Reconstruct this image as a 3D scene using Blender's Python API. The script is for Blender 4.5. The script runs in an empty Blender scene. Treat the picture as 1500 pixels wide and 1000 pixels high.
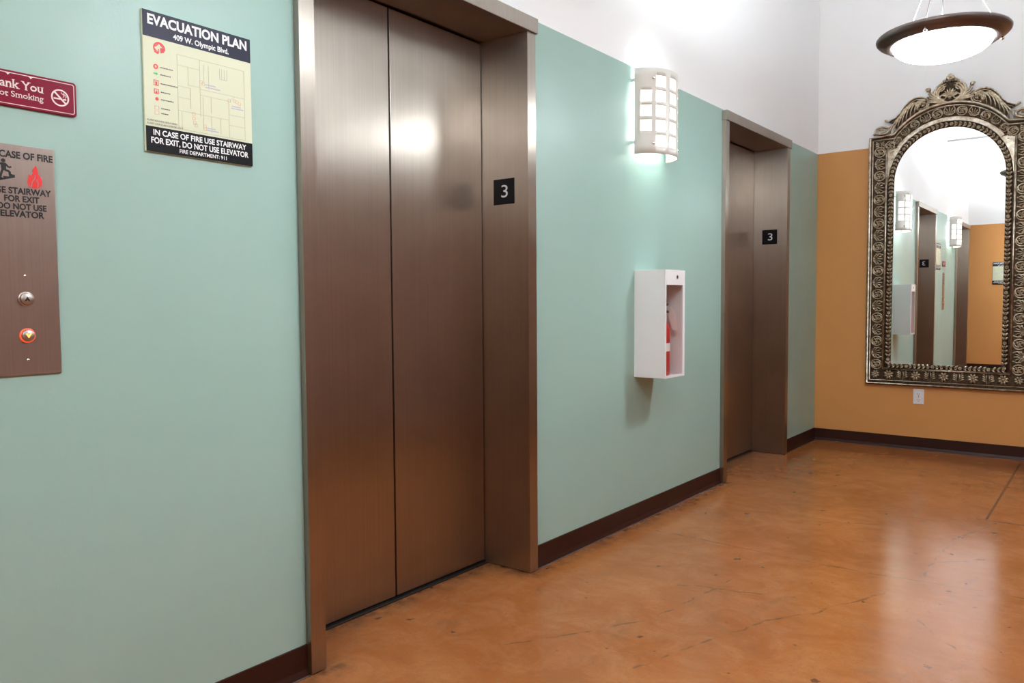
import bpy, math, random
from math import sin, cos, pi, radians, sqrt, atan2
from mathutils import Vector, Matrix

scene = bpy.context.scene
COL = scene.collection
random.seed(7)

# ------------------------------------------------------------------ camera
cd = bpy.data.cameras.new('camera')
cam = bpy.data.objects.new('camera', cd)
COL.objects.link(cam)
_r = Vector((0.787102, 0.616789, -0.006485))
_u = Vector((-0.027052, 0.045022, 0.998620))
_f = Vector((-0.616229, 0.785840, -0.052123))
cam.matrix_world = Matrix(((_r.x, _u.x, -_f.x, 1.8695), (_r.y, _u.y, -_f.y, 0.0),
                           (_r.z, _u.z, -_f.z, 1.1), (0, 0, 0, 1)))
cd.sensor_width = 36.0
cd.lens = 27.255
cd.clip_start = 0.05
scene.camera = cam

# ------------------------------------------------------------------ world, exposure
w = bpy.data.worlds.new('world'); scene.world = w; w.use_nodes = True
w.node_tree.nodes['Background'].inputs[0].default_value = (0, 0, 0, 1)
w.node_tree.nodes['Background'].inputs[1].default_value = 0.0
scene.view_settings.view_transform = 'Standard'
scene.view_settings.look = 'None'
scene.view_settings.exposure = 2.47
scene.view_settings.gamma = 1.0
scene.view_settings.use_curve_mapping = False
scene.cycles.use_denoising = True
scene.cycles.max_bounces = 10
scene.cycles.diffuse_bounces = 6
scene.cycles.glossy_bounces = 6
scene.cycles.sample_clamp_indirect = 6.0
scene.cycles.caustics_reflective = False
scene.cycles.caustics_refractive = False

PENDANT_W = 3.6        # bulb inside each hanging bowl
BOWL_E = 12.3            # glow of the bowl's glass
SCONCE_W = 0.09          # bulb inside each wall sconce
SCONCE_E = 0.5          # glow of its diffuser

# ------------------------------------------------------------------ room measures (metres)
L_END = 6.231      # end wall with the mirror
Y_BACK = -1.36     # wall behind the camera
W_R = 2.5          # wall opposite the elevators
H_C = 4.0          # ceiling
PAINT = 2.216      # where the colour ends and the white begins
ELEV = (-0.77, 1.952, 4.962)   # elevator centres along the green wall
EL_IN, EL_OUT, EL_TOP = 0.511, 0.564, 2.152
DOOR_D = 0.213
PROUD = 0.024      # how far the steel frames stand out from the wall

# ------------------------------------------------------------------ materials
MATS = {}
def nodes_of(m):
    m.use_nodes = True
    nt = m.node_tree
    return nt, nt.nodes['Principled BSDF']

def mat(name, col, rough=0.5, metal=0.0, spec=0.5, emit=None, estr=0.0, coat=0.0):
    m = bpy.data.materials.new(name)
    nt, b = nodes_of(m)
    b.inputs['Base Color'].default_value = (*col, 1)
    b.inputs['Roughness'].default_value = rough
    b.inputs['Metallic'].default_value = metal
    b.inputs['Specular IOR Level'].default_value = spec
    if coat: b.inputs['Coat Weight'].default_value = coat
    if emit:
        b.inputs['Emission Color'].default_value = (*emit, 1)
        b.inputs['Emission Strength'].default_value = estr
    MATS[name] = m
    return m

def N(nt, typ, **kw):
    n = nt.nodes.new(typ)
    for k, v in kw.items():
        if k in n.inputs.keys(): n.inputs[k].default_value = v
        else: setattr(n, k, v)
    return n

def noise(nt, scale, detail=4, rough=0.55, vec=None, dist=0.0):
    n = N(nt, 'ShaderNodeTexNoise', Scale=scale, Detail=detail, Roughness=rough, Distortion=dist)
    if vec: nt.links.new(vec, n.inputs['Vector'])
    return n.outputs['Fac']

def ramp(nt, fac, stops):
    r = nt.nodes.new('ShaderNodeValToRGB')
    e = r.color_ramp.elements
    while len(e) < len(stops): e.new(0.5)
    for i, (p, c) in enumerate(stops):
        e[i].position = p; e[i].color = (*c, 1) if len(c) == 3 else c
    nt.links.new(fac, r.inputs['Fac'])
    return r.outputs['Color']

def maprange(nt, fac, a, b, c, d):
    n = N(nt, 'ShaderNodeMapRange')
    for i, v in zip((1, 2, 3, 4), (a, b, c, d)): n.inputs[i].default_value = v
    nt.links.new(fac, n.inputs[0])
    return n.outputs[0]

def mix(nt, fac, a, b, blend='MIX'):
    n = nt.nodes.new('ShaderNodeMix'); n.data_type = 'RGBA'; n.blend_type = blend
    for idx, v in ((0, fac), (6, a), (7, b)):
        if hasattr(v, 'is_linked'): nt.links.new(v, n.inputs[idx])
        elif idx == 0: n.inputs[0].default_value = v
        else: n.inputs[idx].default_value = (*v, 1)
    return n.outputs[2]

def bump(nt, b, h, strength, dist=0.002):
    n = N(nt, 'ShaderNodeBump', Strength=strength, Distance=dist)
    nt.links.new(h, n.inputs['Height']); nt.links.new(n.outputs['Normal'], b.inputs['Normal'])

def objco(nt):
    return nt.nodes.new('ShaderNodeTexCoord').outputs['Object']

def vscale(nt, vec, s):
    n = nt.nodes.new('ShaderNodeVectorMath'); n.operation = 'MULTIPLY'
    nt.links.new(vec, n.inputs[0]); n.inputs[1].default_value = s
    return n.outputs[0]

def paint(name, c1, c2, rough):
    m = mat(name, c1, rough)
    nt, b = nodes_of(m)
    co = objco(nt)
    nt.links.new(mix(nt, maprange(nt, noise(nt, 1.3, 3, .6, co), .3, .7, 0, 1), c1, c2), b.inputs['Base Color'])
    nt.links.new(maprange(nt, noise(nt, 3.0, 3, .6, co), .3, .7, rough - .05, rough + .07), b.inputs['Roughness'])
    h = noise(nt, 90, 3, .6, co)
    bump(nt, b, h, .12, .002)
    return m

paint('green_paint', (.315, .482, .432), (.335, .502, .450), .38)
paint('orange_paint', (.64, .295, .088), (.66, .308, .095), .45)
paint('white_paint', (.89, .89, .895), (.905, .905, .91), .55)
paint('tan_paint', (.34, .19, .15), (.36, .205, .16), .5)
mat('ceiling_white', (.88, .88, .88), .7)

def steel(name, col, rough, aniso=0.0):
    m = mat(name, col, rough, 1.0)
    nt, b = nodes_of(m)
    co = objco(nt)
    streak = noise(nt, 1.0, 4, .6, vscale(nt, co, (260, 260, 1.2)))
    smudge = noise(nt, 4.0, 5, .6, co)
    big = noise(nt, 1.6, 3, .6, vscale(nt, co, (2, 2, .8)))
    c = mix(nt, maprange(nt, streak, .3, .7, 0, 1), tuple(x * .93 for x in col), tuple(min(1, x * 1.05) for x in col))
    c = mix(nt, maprange(nt, smudge, .45, .75, 0, .35), c, tuple(x * .74 for x in (col[0], col[1] * .95, col[2] * .88)))
    nt.links.new(c, b.inputs['Base Color'])
    nt.links.new(maprange(nt, big, .3, .7, rough - .015, rough + .03), b.inputs['Roughness'])
    if aniso:      # upright brushing spreads highlights sideways
        tg = nt.nodes.new('ShaderNodeTangent'); tg.direction_type = 'RADIAL'; tg.axis = 'Z'
        nt.links.new(tg.outputs[0], b.inputs['Tangent']); b.inputs['Anisotropic'].default_value = aniso
    bump(nt, b, streak, .05, .001)
    return m
steel('steel', (.40, .345, .30), .32, .8)
steel('steel_plate', (.40, .33, .295), .34)
mat('shaft_grey', (.10, .10, .10), .7)
mat('sill_metal', (.06, .05, .045), .4, .8)
mat('chrome', (.75, .74, .72), .18, 1.0)
mat('cover_white', (.70, .67, .62), .35)
mat('diffuser', (.9, .9, .88), .5, emit=(1.0, .985, .95), estr=SCONCE_E)
mat('box_white', (.80, .78, .79), .32)
mat('red_enamel', (.55, .02, .025), .25)
mat('black_rubber', (.012, .012, .012), .5)
mat('tag_white', (.82, .82, .80), .6)
mat('plate_white', (.80, .78, .80), .3)
mat('slot_dark', (.12, .07, .05), .5)
mat('black_print', (.010, .010, .012), .45)
mat('sign_black', (.008, .007, .009), .4, spec=.15)
mat('sign_navy', (.030, .030, .055), .4, spec=.15)
mat('sign_cream', (.68, .70, .51), .45, spec=.3)
mat('white_print', (.80, .80, .80), .5)
mat('grey_print', (.45, .47, .36), .5)
mat('lilac_print', (.42, .42, .62), .5)
mat('orange_print', (.72, .45, .28), .5)
mat('red_print', (.72, .03, .03), .45)
mat('pink_print', (.78, .52, .42), .5)
mat('green_print', (.10, .55, .16), .5)
mat('maroon', (.215, .002, .026), .35, spec=.2)
mat('pink_white', (.80, .66, .64), .4)
mat('button_steel', (.45, .40, .37), .42, 1.0)
mat('button_lit', (.9, .35, .12), .4, emit=(1.0, .25, .04), estr=.55)
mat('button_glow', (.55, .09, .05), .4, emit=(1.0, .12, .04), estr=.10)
mat('bronze', (.19, .155, .145), .36, .85)
mat('wire', (.30, .28, .28), .35, 1.0)
mat('conduit', (.50, .50, .50), .4, .6)
mat('mirror_glass', (.93, .945, .94), .0, 1.0)

# baseboard: dark red-brown rubber with scuffs
m = mat('baseboard_brown', (.055, .014, .008), .45, spec=.25)
nt, b = nodes_of(m); co = objco(nt)
nt.links.new(ramp(nt, noise(nt, 60, 4, .7, co), [(0, (.024, .006, .004)), (.66, (.034, .009, .005)), (.74, (.10, .045, .032))]), b.inputs['Base Color'])
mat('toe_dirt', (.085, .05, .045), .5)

# bowl glass: swirled alabaster, lit from within
m = mat('bowl_glass', (.9, .9, .9), .35, emit=(.93, .97, 1), estr=BOWL_E)
nt, b = nodes_of(m); co = objco(nt)
sw = noise(nt, 5, 4, .55, co, 1.6)
nt.links.new(ramp(nt, sw, [(.3, (.67, .75, .80)), (.6, (.87, .96, 1))]), b.inputs['Emission Color'])

mat('bowl_inside', (.85, .86, .87), .4, emit=(.87, .96, 1), estr=BOWL_E * .72)

# silvered antique carving
m = mat('antique_silver', (.6, .5, .38), .34, 1.0)
nt, b = nodes_of(m); co = objco(nt)
pat = noise(nt, 55, 4, .65, co)
nt.links.new(ramp(nt, pat, [(.30, (.28, .21, .135)), (.50, (.52, .43, .31)), (.70, (.74, .66, .54))]), b.inputs['Base Color'])
nt.links.new(maprange(nt, pat, .35, .65, .40, .295), b.inputs['Roughness'])
m = mat('plain_silver', (.7, .62, .53), .3, 1.0)
nt, b = nodes_of(m); co = objco(nt)
pat = noise(nt, 24, 5, .7, co)
nt.links.new(ramp(nt, pat, [(.34, (.25, .19, .13)), (.50, (.47, .40, .31)), (.64, (.66, .60, .52))]), b.inputs['Base Color'])
nt.links.new(maprange(nt, pat, .35, .65, .42, .295), b.inputs['Roughness'])
m = mat('bronze_ground', (.1, .06, .03), .5, .7)
nt, b = nodes_of(m); co = objco(nt)
pat = noise(nt, 80, 4, .65, co)
nt.links.new(ramp(nt, pat, [(.35, (.035, .020, .011)), (.65, (.11, .07, .038))]), b.inputs['Base Color'])
bump(nt, b, pat, .6, .004)

# clear acrylic
m = bpy.data.materials.new('clear_acrylic'); m.use_nodes = True; nt = m.node_tree
for n in list(nt.nodes):
    if n.type == 'BSDF_PRINCIPLED': nt.nodes.remove(n)
tr = N(nt, 'ShaderNodeBsdfTransparent'); gl = N(nt, 'ShaderNodeBsdfGlossy', Roughness=.03)
tr.inputs[0].default_value = (.97, .95, .95, 1)
ms = nt.nodes.new('ShaderNodeMixShader')
ms.inputs[0].default_value = .05; nt.links.new(tr.outputs[0], ms.inputs[1]); nt.links.new(gl.outputs[0], ms.inputs[2])
nt.links.new(ms.outputs[0], [n for n in nt.nodes if n.type == 'OUTPUT_MATERIAL'][0].inputs[0])
MATS['clear_acrylic'] = m

# floor: acid-stained, polished concrete with hairline cracks and a saw-cut joint
def floor_material():
    m = mat('stained_concrete', (.4, .17, .06), .2)
    nt, b = nodes_of(m)
    co = objco(nt)
    n1 = noise(nt, 1.1, 6, .62, co, .4)
    n2 = noise(nt, 5.5, 6, .7, co, .8)
    n3 = noise(nt, 38, 5, .7, co)
    streak = noise(nt, 3.0, 5, .65, vscale(nt, co, (.8, 2.6, 1)), .5)
    c = ramp(nt, n1, [(.25, (.245, .071, .014)), (.48, (.335, .104, .023)), (.72, (.42, .148, .038))])
    c = mix(nt, maprange(nt, n2, .42, .72, 0, .55), c, (.46, .195, .072))
    c = mix(nt, maprange(nt, streak, .48, .75, 0, .55), c, (.30, .078, .018))
    c = mix(nt, maprange(nt, n3, .52, .78, 0, .40), c, (.20, .085, .034))
    # worn, greyer patches
    wear = noise(nt, 2.2, 6, .72, vscale(nt, co, (1.3, 1, 1)), 1.2)
    c = mix(nt, maprange(nt, wear, .56, .72, 0, .45), c, (.185, .095, .046))
    fine = noise(nt, 130, 4, .75, co)
    c = mix(nt, maprange(nt, fine, .50, .75, 0, .45), c, (.20, .080, .028))
    scuff = noise(nt, 7, 7, .78, vscale(nt, co, (1, .7, 1)), 2.0)
    c = mix(nt, maprange(nt, scuff, .60, .72, 0, .5), c, (.15, .075, .036))
    # dark specks
    sp = noise(nt, 17, 3, .5, co)
    c = mix(nt, maprange(nt, sp, .695, .725, 0, .8), c, (.10, .04, .02))
    # crack lines: distance to segments in floor coordinates, edges made ragged by noise
    wob = N(nt, 'ShaderNodeTexNoise', Scale=9.0, Detail=5.0)
    nt.links.new(co, wob.inputs['Vector'])
    sub = nt.nodes.new('ShaderNodeVectorMath'); sub.operation = 'SUBTRACT'
    nt.links.new(wob.outputs['Color'], sub.inputs[0]); sub.inputs[1].default_value = (.5, .5, .5)
    sc_ = nt.nodes.new('ShaderNodeVectorMath'); sc_.operation = 'SCALE'; sc_.inputs['Scale'].default_value = .06
    nt.links.new(sub.outputs[0], sc_.inputs[0])
    ad = nt.nodes.new('ShaderNodeVectorMath'); nt.links.new(co, ad.inputs[0]); nt.links.new(sc_.outputs[0], ad.inputs[1])
    pw = ad.outputs[0]
    def seg(p, a, bb):
        a = Vector((*a, 0)); bb = Vector((*bb, 0)); d = bb - a
        s = nt.nodes.new('ShaderNodeVectorMath'); s.operation = 'SUBTRACT'; nt.links.new(p, s.inputs[0]); s.inputs[1].default_value = a
        dt = nt.nodes.new('ShaderNodeVectorMath'); dt.operation = 'DOT_PRODUCT'; nt.links.new(s.outputs[0], dt.inputs[0]); dt.inputs[1].default_value = d / d.length_squared
        cl = nt.nodes.new('ShaderNodeClamp'); nt.links.new(dt.outputs['Value'], cl.inputs[0])
        pr = nt.nodes.new('ShaderNodeVectorMath'); pr.operation = 'SCALE'; pr.inputs[0].default_value = d; nt.links.new(cl.outputs[0], pr.inputs['Scale'])
        ds = nt.nodes.new('ShaderNodeVectorMath'); ds.operation = 'DISTANCE'; nt.links.new(s.outputs[0], ds.inputs[0]); nt.links.new(pr.outputs[0], ds.inputs[1])
        return ds.outputs['Value']
    def mn(vals):
        o = vals[0]
        for v in vals[1:]:
            q = nt.nodes.new('ShaderNodeMath'); q.operation = 'MINIMUM'
            nt.links.new(o, q.inputs[0]); nt.links.new(v, q.inputs[1]); o = q.outputs[0]
        return o
    hair = mn([seg(pw, a, bb) for a, bb in [((.15, 3.30), (1.03, 3.28)), ((1.03, 3.28), (2.2, 3.42)), ((1.28, 3.36), (1.30, 3.98)),
               ((1.30, 3.98), (1.42, 4.4)), ((.35, 1.9), (.62, 2.35)), ((.62, 2.35), (.70, 2.9)), ((1.6, 2.6), (1.35, 2.9)), ((.95, 2.6), (1.05, 2.75)), ((.70, 3.9), (1.0, 4.05)), ((1.05, 2.75), (1.20, 3.10)), ((.75, 2.0), (.95, 2.6)), ((.55, 2.72), (.95, 2.85)), ((1.30, 3.6), (1.45, 3.75))]])
    joint = mn([seg(co, (1.375, 6.3), (1.375, 4.45)), seg(co, (1.34, 4.43), (4.3, 4.52))])
    hs = nt.nodes.new('ShaderNodeMath'); hs.operation = 'MULTIPLY'
    nt.links.new(maprange(nt, hair, .0018, .0065, 1, 0), hs.inputs[0])
    nt.links.new(maprange(nt, noise(nt, 6, 4, .6, co), .28, .50, .25, .75), hs.inputs[1])
    c = mix(nt, hs.outputs[0], c, (.12, .055, .025))
    c = mix(nt, maprange(nt, joint, .003, .007, .85, 0), c, (.07, .04, .025))
    # grime trodden in along the door sills and under the jambs
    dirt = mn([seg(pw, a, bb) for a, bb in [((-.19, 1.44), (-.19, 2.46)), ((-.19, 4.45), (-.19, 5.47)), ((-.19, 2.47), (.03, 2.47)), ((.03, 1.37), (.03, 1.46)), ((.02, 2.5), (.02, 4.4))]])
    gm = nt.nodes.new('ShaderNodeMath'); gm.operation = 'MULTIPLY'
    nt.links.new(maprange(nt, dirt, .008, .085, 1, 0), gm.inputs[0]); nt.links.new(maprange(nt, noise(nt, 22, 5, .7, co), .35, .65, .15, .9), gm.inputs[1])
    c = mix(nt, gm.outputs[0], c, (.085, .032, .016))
    nt.links.new(c, b.inputs['Base Color'])
    rr = mix(nt, maprange(nt, wear, .5, .75, 0, 1), (.17,) * 3, (.235,) * 3)
    rr = mix(nt, maprange(nt, n3, .4, .7, 0, .25), rr, (.26,) * 3)
    nt.links.new(rr, b.inputs['Roughness'])
    b.inputs['Specular IOR Level'].default_value = .5
    hh = nt.nodes.new('ShaderNodeMath'); hh.operation = 'SUBTRACT'
    nt.links.new(n2, hh.inputs[0]); nt.links.new(maprange(nt, joint, .003, .007, 1, 0), hh.inputs[1])
    bump(nt, b, hh.outputs[0], .06, .004)
    return m
floor_material()

# ------------------------------------------------------------------ mesh helpers
class MB:
    def __init__(s): s.v = []; s.f = []; s.m = []; s.sm = []
    def add(s, vs, fs, mi=0, smooth=False):
        o = len(s.v); s.v += [tuple(p) for p in vs]
        for f in fs: s.f.append([i + o for i in f]); s.m.append(mi); s.sm.append(smooth)
        return s
    def box(s, x0, x1, y0, y1, z0, z1, mi=0):
        vs = [(x, y, z) for z in (z0, z1) for y in (y0, y1) for x in (x0, x1)]
        return s.add(vs, [(0, 2, 3, 1), (4, 5, 7, 6), (0, 1, 5, 4), (2, 6, 7, 3), (0, 4, 6, 2), (1, 3, 7, 5)], mi)
    def prism(s, pts, y0, y1, mi=0):          # outline in x,z ; front at y0 (smaller y)
        a = sum(pts[i][0] * pts[(i + 1) % len(pts)][1] - pts[(i + 1) % len(pts)][0] * pts[i][1] for i in range(len(pts)))
        if a < 0: pts = pts[::-1]
        n = len(pts)
        vs = [(x, y0, z) for x, z in pts] + [(x, y1, z) for x, z in pts]
        fs = [list(range(n)), list(range(2 * n - 1, n - 1, -1))]
        fs += [(i, i + n, (i + 1) % n + n, (i + 1) % n) for i in range(n)]
        return s.add(vs, fs, mi)
    def strip(s, inner, outer, y0, y1, mi=0, closed=False):   # band between two polylines (x,z)
        n = len(inner); k = n if closed else n - 1
        vs = [(x, y, z) for y in (y0, y1) for P in (inner, outer) for x, z in P]
        fs = []
        for i in range(k):
            j = (i + 1) % n
            fs += [(i, n + i, n + j, j), (2 * n + i, 2 * n + j, 3 * n + j, 3 * n + i), (i, j, 2 * n + j, 2 * n + i), (n + i, 3 * n + i, 3 * n + j, n + j)]
        if not closed: fs += [(0, 2 * n, 3 * n, n), (n - 1, 2 * n - 1, 4 * n - 1, 3 * n - 1)]
        return s.add(vs, fs, mi)
    def seg(s, x0, z0, x1, z1, wd, y0, y1, mi=0):
        d = Vector((x1 - x0, z1 - z0)); d.normalize(); p = Vector((-d.y, d.x)) * wd / 2
        return s.prism([(x0 + p.x, z0 + p.y), (x0 - p.x, z0 - p.y), (x1 - p.x, z1 - p.y), (x1 + p.x, z1 + p.y)], y0, y1, mi)
    def poly(s, pts, wd, y0, y1, mi=0):
        for a, b in zip(pts, pts[1:]): s.seg(*a, *b, wd, y0, y1, mi)
        return s
    def rect(s, x0, x1, z0, z1, wd, y0, y1, mi=0):
        i = [(x0, z0), (x1, z0), (x1, z1), (x0, z1)]
        o = [(x0 - wd, z0 - wd), (x1 + wd, z0 - wd), (x1 + wd, z1 + wd), (x0 - wd, z1 + wd)]
        return s.strip(i, o, y0, y1, mi, True)
    def disc(s, cx, cz, r, y0, y1, n=24, mi=0, sx=1.0):
        return s.prism([(cx + sx * r * cos(2 * pi * i / n), cz + r * sin(2 * pi * i / n)) for i in range(n)], y0, y1, mi)
    def ring(s, cx, cz, r0, r1, y0, y1, n=28, mi=0):
        c = [(cos(2 * pi * i / n), sin(2 * pi * i / n)) for i in range(n)]
        return s.strip([(cx + r0 * a, cz + r0 * b) for a, b in c], [(cx + r1 * a, cz + r1 * b) for a, b in c], y0, y1, mi, True)
    def tube(s, path, rad, n=8, mi=0, flat=1.0, caps=True, closed=False):
        P = [Vector(p) for p in path]; k = len(P)
        R = rad if isinstance(rad, (list, tuple)) else [rad] * k
        vs = []; up = None
        for i, p in enumerate(P):
            if closed: t = P[(i + 1) % k] - P[i - 1]
            else: t = P[min(i + 1, k - 1)] - P[max(i - 1, 0)]
            if t.length < 1e-9: t = Vector((0, 0, 1))
            t.normalize()
            if up is None:
                up = Vector((0, 1, 0)) if abs(t.y) < .9 else Vector((1, 0, 0))
            up = (up - t * up.dot(t))
            if up.length < 1e-6: up = t.orthogonal()
            up.normalize(); sd = t.cross(up)
            for j in range(n):
                a = 2 * pi * j / n
                o = (sd * cos(a) + up * sin(a)) * R[i]
                vs.append((p.x + o.x, p.y + o.y * flat, p.z + o.z))
        fs = []
        for i in range(k if closed else k - 1):
            i2 = (i + 1) % k
            for j in range(n):
                j2 = (j + 1) % n
                fs.append((i * n + j, i * n + j2, i2 * n + j2, i2 * n + j))
        s.add(vs, fs, mi, True)
        if caps and not closed:
            o = len(s.v) - len(vs)
            s.f.append([o + j for j in range(n)][::-1]); s.f.append([o + (k - 1) * n + j for j in range(n)])
            s.m += [mi, mi]; s.sm += [True, True]
        return s
    def petal(s, x0, z0, ang, ln, wd, y, h, mi=0, n=6):       # teardrop lying on plane y, tip first
        ts = (0, .2, .5, .78, .95, 1); ws = (.12, .45, .85, 1, .6, .12)
        path = [(x0 + cos(ang) * ln * t, y - h * .35 * sin(pi * t), z0 + sin(ang) * ln * t) for t in ts]
        return s.tube(path, [wd * q for q in ws], n, mi, flat=max(.5, h / wd * .6))
    def ball(s, x, y, z, r, n=8, mi=0, flat=1.0):
        k = 6
        path = []; rad = []
        for i in range(k + 1):
            a = pi * i / k; path.append((x, y, z - r * cos(a))); rad.append(max(.02 * r, r * sin(a)))
        return s.tube(path, rad, n, mi, flat)
    def lathe(s, prof, n=40, mi=0, cx=0, cy=0):
        vs = []; k = len(prof)
        for r, z in prof:
            for j in range(n):
                a = 2 * pi * j / n; vs.append((cx + r * cos(a), cy + r * sin(a), z))
        fs = [(i * n + j, i * n + (j + 1) % n, (i + 1) * n + (j + 1) % n, (i + 1) * n + j) for i in range(k - 1) for j in range(n)]
        return s.add(vs, fs, mi, True)
    def mesh(s, name, mats):
        me = bpy.data.meshes.new(name)
        me.from_pydata(s.v, [], s.f)
        for mm in (mats if isinstance(mats, (list, tuple)) else [mats]): me.materials.append(MATS[mm])
        me.polygons.foreach_set('material_index', s.m)
        me.polygons.foreach_set('use_smooth', s.sm)
        me.update()
        return me
    def build(s, name, mats, parent=None, bevel=0.0, **kw):
        o = bpy.data.objects.new(name, s.mesh(name, mats)); COL.objects.link(o)
        if parent: o.parent = parent
        if bevel:
            bm = o.modifiers.new('bevel', 'BEVEL'); bm.width = bevel; bm.segments = 2; bm.limit_method = 'ANGLE'
        tag(o, **kw)
        return o

def tag(o, label=None, cat=None, group=None, kind=None):
    if label: o['label'] = label
    if cat: o['category'] = cat
    if group: o['group'] = group
    if kind: o['kind'] = kind
    return o

def empty(name, loc, rz=0, **kw):
    o = bpy.data.objects.new(name, None); COL.objects.link(o)
    o.location = loc; o.rotation_euler = (0, 0, rz); o.empty_display_size = .1
    return tag(o, **kw)

def copy_part(src, parent, loc=None, rot=None, scale=None):
    c = src.copy(); COL.objects.link(c); c.parent = parent
    if loc is not None: c.location = loc
    if rot is not None: c.rotation_euler = rot
    if scale is not None: c.scale = scale
    return c

def copy_tree(o, parent=None):
    kids = [k for k in bpy.data.objects if k.parent == o]
    c = o.copy(); COL.objects.link(c)
    if parent: c.parent = parent
    for k in kids: copy_tree(k, c)
    return c

LEFT = pi / 2       # things on the green wall are modelled facing -Y and turned a quarter
def text(name, s, x0, x1, zb, cap, y, matname, parent, bold=.012, serif=False, thick=.0005):
    """letters fitted between x0 and x1, standing on zb, capitals cap high, printed on plane y facing -Y"""
    cu = bpy.data.curves.new('t', 'FONT'); cu.body = s; cu.size = 1.0; cu.offset = bold; cu.resolution_u = 4
    cu.fill_mode = 'FRONT'
    ob = bpy.data.objects.new('t', cu)
    me = bpy.data.meshes.new_from_object(ob)
    bpy.data.objects.remove(ob); bpy.data.curves.remove(cu)
    vs = [Vector((v.co.x, v.co.y)) for v in me.vertices]
    fs = [list(p.vertices) for p in me.polygons]
    if serif:
        cnt = {}
        for p in me.polygons:
            for e in p.edge_keys: cnt[e] = cnt.get(e, 0) + 1
        for e, c in cnt.items():
            if c != 1: continue
            a, b = vs[e[0]], vs[e[1]]
            if abs(a.y - b.y) < .012 and .05 < abs(a.x - b.x) < .16:
                xa, xb = min(a.x, b.x) - .055, max(a.x, b.x) + .055
                ym = (a.y + b.y) / 2; q = .022
                k = len(vs); vs += [Vector((xa, ym - q)), Vector((xb, ym - q)), Vector((xb, ym + q)), Vector((xa, ym + q))]
                fs.append([k, k + 1, k + 2, k + 3])
    bpy.data.meshes.remove(me)
    xm, xM = min(v.x for v in vs), max(v.x for v in vs)
    capu = .729
    if x1 is None: sx = cap / capu
    else: sx = (x1 - x0) / (xM - xm)
    szz = cap / capu
    n = len(vs)
    pts = [(x0 + (v.x - xm) * sx, y - thick, zb + v.y * szz) for v in vs]
    mb = MB(); mb.add(pts, fs)
    return mb.build(name, matname, parent)

# ------------------------------------------------------------------ the room shell
def wall_left():
    mb = MB()
    cuts = []
    for c in ELEV: cuts.append((c - EL_IN - .012, c + EL_IN + .012))
    ys = [Y_BACK - .3] + [v for c in cuts for v in c] + [L_END + .3]
    for i in range(0, len(ys), 2):
        mb.box(-.34, 0, ys[i], ys[i + 1], 0, PAINT, 0)
    for a, b in cuts:
        mb.box(-.34, 0, a, b, EL_TOP + .012, PAINT, 0)
    mb.box(-.34, 0, Y_BACK - .3, L_END + .3, PAINT, H_C, 1)
    mb.build('wall_left', ['green_paint', 'white_paint'], kind='structure', label='mint green wall with white above, holding the elevators', cat='wall')
wall_left()
def plain_wall(name, x0, x1, y0, y1, colour, lab):
    mb = MB(); mb.box(x0, x1, y0, y1, 0, PAINT, 0); mb.box(x0, x1, y0, y1, PAINT, H_C, 1)
    mb.build(name, [colour, 'white_paint'], kind='structure', label=lab, cat='wall')
plain_wall('wall_back', 0, W_R, L_END, L_END + .3, 'orange_paint', 'burnt orange end wall with white above, behind the carved mirror')
plain_wall('wall_front', 0, W_R, Y_BACK - .3, Y_BACK, 'orange_paint', 'burnt orange wall seen in the mirror, facing the carved mirror')
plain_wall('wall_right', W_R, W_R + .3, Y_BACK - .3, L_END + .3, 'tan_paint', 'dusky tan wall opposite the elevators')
MB().box(-.34, W_R + .3, Y_BACK - .3, L_END + .3, -.12, 0).build('floor', 'stained_concrete', kind='structure', label='polished orange-brown stained concrete floor with hairline cracks', cat='floor')
MB().box(-.34, W_R + .3, Y_BACK - .3, L_END + .3, H_C, H_C + .12).build('ceiling', 'ceiling_white', kind='structure', label='white ceiling high above the elevator lobby', cat='ceiling')

def baseboard(name, p0, p1, nrm):
    """vinyl cove base: upright face, small toe, line of grime along the floor"""
    prof = [(0, .091), (.005, .090), (.006, .02), (.012, .004), (.013, 0.0), (0, 0.0)]
    mb = MB(); k = len(prof)
    vs = [(p[0] + nrm[0] * d, p[1] + nrm[1] * d, z) for p in (p0, p1) for d, z in prof]
    fs = [(i, (i + 1) % k, (i + 1) % k + k, i + k) for i in range(k)] + [list(range(k))[::-1], list(range(k, 2 * k))]
    mb.add(vs, fs, 0)
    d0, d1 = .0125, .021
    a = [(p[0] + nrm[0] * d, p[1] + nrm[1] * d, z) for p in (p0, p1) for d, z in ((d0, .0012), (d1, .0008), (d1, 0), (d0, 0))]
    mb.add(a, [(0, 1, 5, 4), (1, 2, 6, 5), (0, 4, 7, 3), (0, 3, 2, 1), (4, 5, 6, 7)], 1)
    return mb.build(name, ['baseboard_brown', 'toe_dirt'], kind='structure', label='dark red-brown cove baseboard', cat='baseboard')
edges = [Y_BACK] + [v for c in ELEV for v in (c - EL_OUT, c + EL_OUT)] + [L_END]
for i in range(0, len(edges), 2):
    if edges[i + 1] - edges[i] > .03:
        baseboard('baseboard_left', (0, edges[i]), (0, edges[i + 1]), (1, 0))
baseboard('baseboard_back', (0.006, L_END), (W_R - .006, L_END), (0, -1))
baseboard('baseboard_front', (0.006, Y_BACK), (W_R - .006, Y_BACK), (0, 1))
baseboard('baseboard_right', (W_R, Y_BACK), (W_R, L_END), (-1, 0))

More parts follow.
